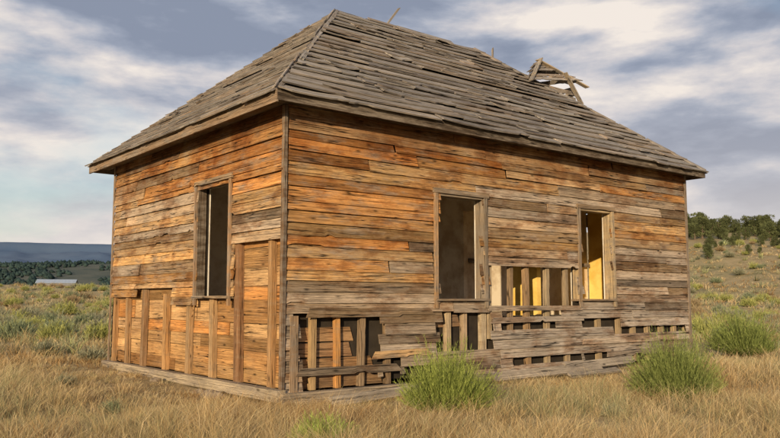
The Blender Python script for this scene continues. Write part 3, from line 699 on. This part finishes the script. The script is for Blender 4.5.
me = tri_mesh('woodland', np.array(Vt), np.array(Ft), np.array(Ct), M_leaf)
o = link(bpy.data.objects.new('woodland', me)); o["kind"] = "stuff"; o["label"] = "dark distant juniper woodland on the hill"; o["category"] = "woodland"
def mz(x, y):
    e = 4000+320*mn.noise(Vector((x*0.0011, 2, 0)))
    s = 262*float(sstep(e-1400, e+250, np.array(y)))+50*float(sstep(e-20, e+90, np.array(y)))
    r = mn.fractal(Vector((x*0.0035, y*0.0035, 3)), 0.7, 2.2, 5)
    return -5+s+12*mn.noise(Vector((x*0.0009, 1, 1)))*(s/300)+26*r*float(sstep(2500,3000,np.array(y)))*(1-.85*float(sstep(e-100,e+100,np.array(y))))
M_mesa = plain_mat('haze_tinted_mesa', (0.07,0.115,0.195), (0.10,0.14,0.21), 0.003, bump=0)  # distance haze painted in as a blue base colour
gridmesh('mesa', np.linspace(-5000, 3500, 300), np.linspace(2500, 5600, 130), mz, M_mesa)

# ------------------------------------------------------------------ light
el = math.radians(11); s = Vector((0.25, 0.968, 0)).normalized()
tdir = Vector((s.x*math.cos(el), s.y*math.cos(el), -math.sin(el)))
ld = bpy.data.lights.new('sun', 'SUN'); ld.energy = 5.0; ld.angle = math.radians(0.5); ld.color = (1.0, 0.79, 0.51)
lo = link(bpy.data.objects.new('sun', ld)); lo.rotation_euler = tdir.to_track_quat('-Z', 'Y').to_euler(); lo.location = (-10, -20, 15)

w = bpy.data.worlds.new("World"); scene.world = w; w.use_nodes = True; t = w.node_tree; t.nodes.clear(); L = t.links.new
out = N(t, 'ShaderNodeOutputWorld'); sky = N(t, 'ShaderNodeTexSky'); sky.sky_type = 'NISHITA'; sky.sun_disc = False
sky.sun_elevation = el; sky.sun_rotation = math.atan2(-s.x, -s.y); sky.dust_density = 0.6
bg = N(t, 'ShaderNodeBackground'); bg.inputs[1].default_value = 0.14; L(sky.outputs[0], bg.inputs[0])
tc = N(t, 'ShaderNodeTexCoord'); sp = N(t, 'ShaderNodeSeparateXYZ'); L(tc.outputs['Generated'], sp.inputs[0])
def M(op, a, b=None, c=None):
    n = N(t, 'ShaderNodeMath', operation=op)
    for i, v in enumerate((a, b, c)):
        if v is None: continue
        if isinstance(v, (int, float)): n.inputs[i].default_value = v
        else: L(v, n.inputs[i])
    return n.outputs[0]
def wn(scale, detail, rough, off, dist=0.12, sz=2.9):
    mp = N(t, 'ShaderNodeMapping'); mp.inputs['Location'].default_value = off; mp.inputs['Scale'].default_value = (1, 1, sz); L(tc.outputs['Generated'], mp.inputs[0])
    n = N(t, 'ShaderNodeTexNoise'); n.inputs['Scale'].default_value = scale; n.inputs['Detail'].default_value = detail; n.inputs['Roughness'].default_value = rough; n.inputs['Distortion'].default_value = dist
    L(mp.outputs[0], n.inputs[0]); return n.outputs[0]
nA = wn(2.8, 9, 0.52, (3.1, 1.7, 0.3))
nB = wn(4.2, 10, 0.54, (9.2, 4.1, 2)); nB2 = wn(4.2, 10, 0.54, (9.2+0.035, 4.1, 2+0.08))
nC = wn(1.6, 3, 0.45, (1, 8, 5))
relief = M('MULTIPLY', M('SUBTRACT', nB, nB2), 0.85)
shade = M('ADD', M('ADD', M('MULTIPLY', nB, 0.5), M('MULTIPLY', nC, 0.5)), relief)
shade = M('SUBTRACT', shade, M('MULTIPLY', sp.outputs[0], 0.10))
shade = M('SUBTRACT', shade, M('MULTIPLY', sp.outputs[2], 0.04))
rs = ramp(t, [(0.34, (0.26,0.30,0.395)), (0.43, (0.33,0.37,0.465)), (0.50, (0.45,0.475,0.55)), (0.58, (0.64,0.615,0.635)), (0.69, (0.90,0.82,0.75))]); L(shade, rs.inputs[0])
rm = ramp(t, [(0.33, 0.45), (0.47, 1.0)]); L(nA, rm.inputs[0])
bc = N(t, 'ShaderNodeBackground'); bc.inputs[1].default_value = 1.0
hzf = ramp(t, [(0.0, 0.9), (0.08, 0.60), (0.16, 0.20), (0.28, 0.0)]); L(sp.outputs[2], hzf.inputs[0])
mh = mixc(t); L(hzf.outputs[0], mh.inputs[0]); L(rs.outputs[0], mh.inputs[6]); mh.inputs[7].default_value = (0.84,0.76,0.70,1); L(mh.outputs[2], bc.inputs[0])
mxs = N(t, 'ShaderNodeMixShader'); L(rm.outputs[0], mxs.inputs[0]); L(bg.outputs[0], mxs.inputs[1]); L(bc.outputs[0], mxs.inputs[2]); L(mxs.outputs[0], out.inputs[0])

# ------------------------------------------------------------------ camera
cd = bpy.data.cameras.new('camera'); cd.lens = 36; cd.sensor_width = 36; cd.clip_end = 12000
cam = link(bpy.data.objects.new('camera', cd)); cam.location = (0, 0, 1.2); cam.rotation_euler = (math.radians(95.93), 0, 0)
scene.camera = cam
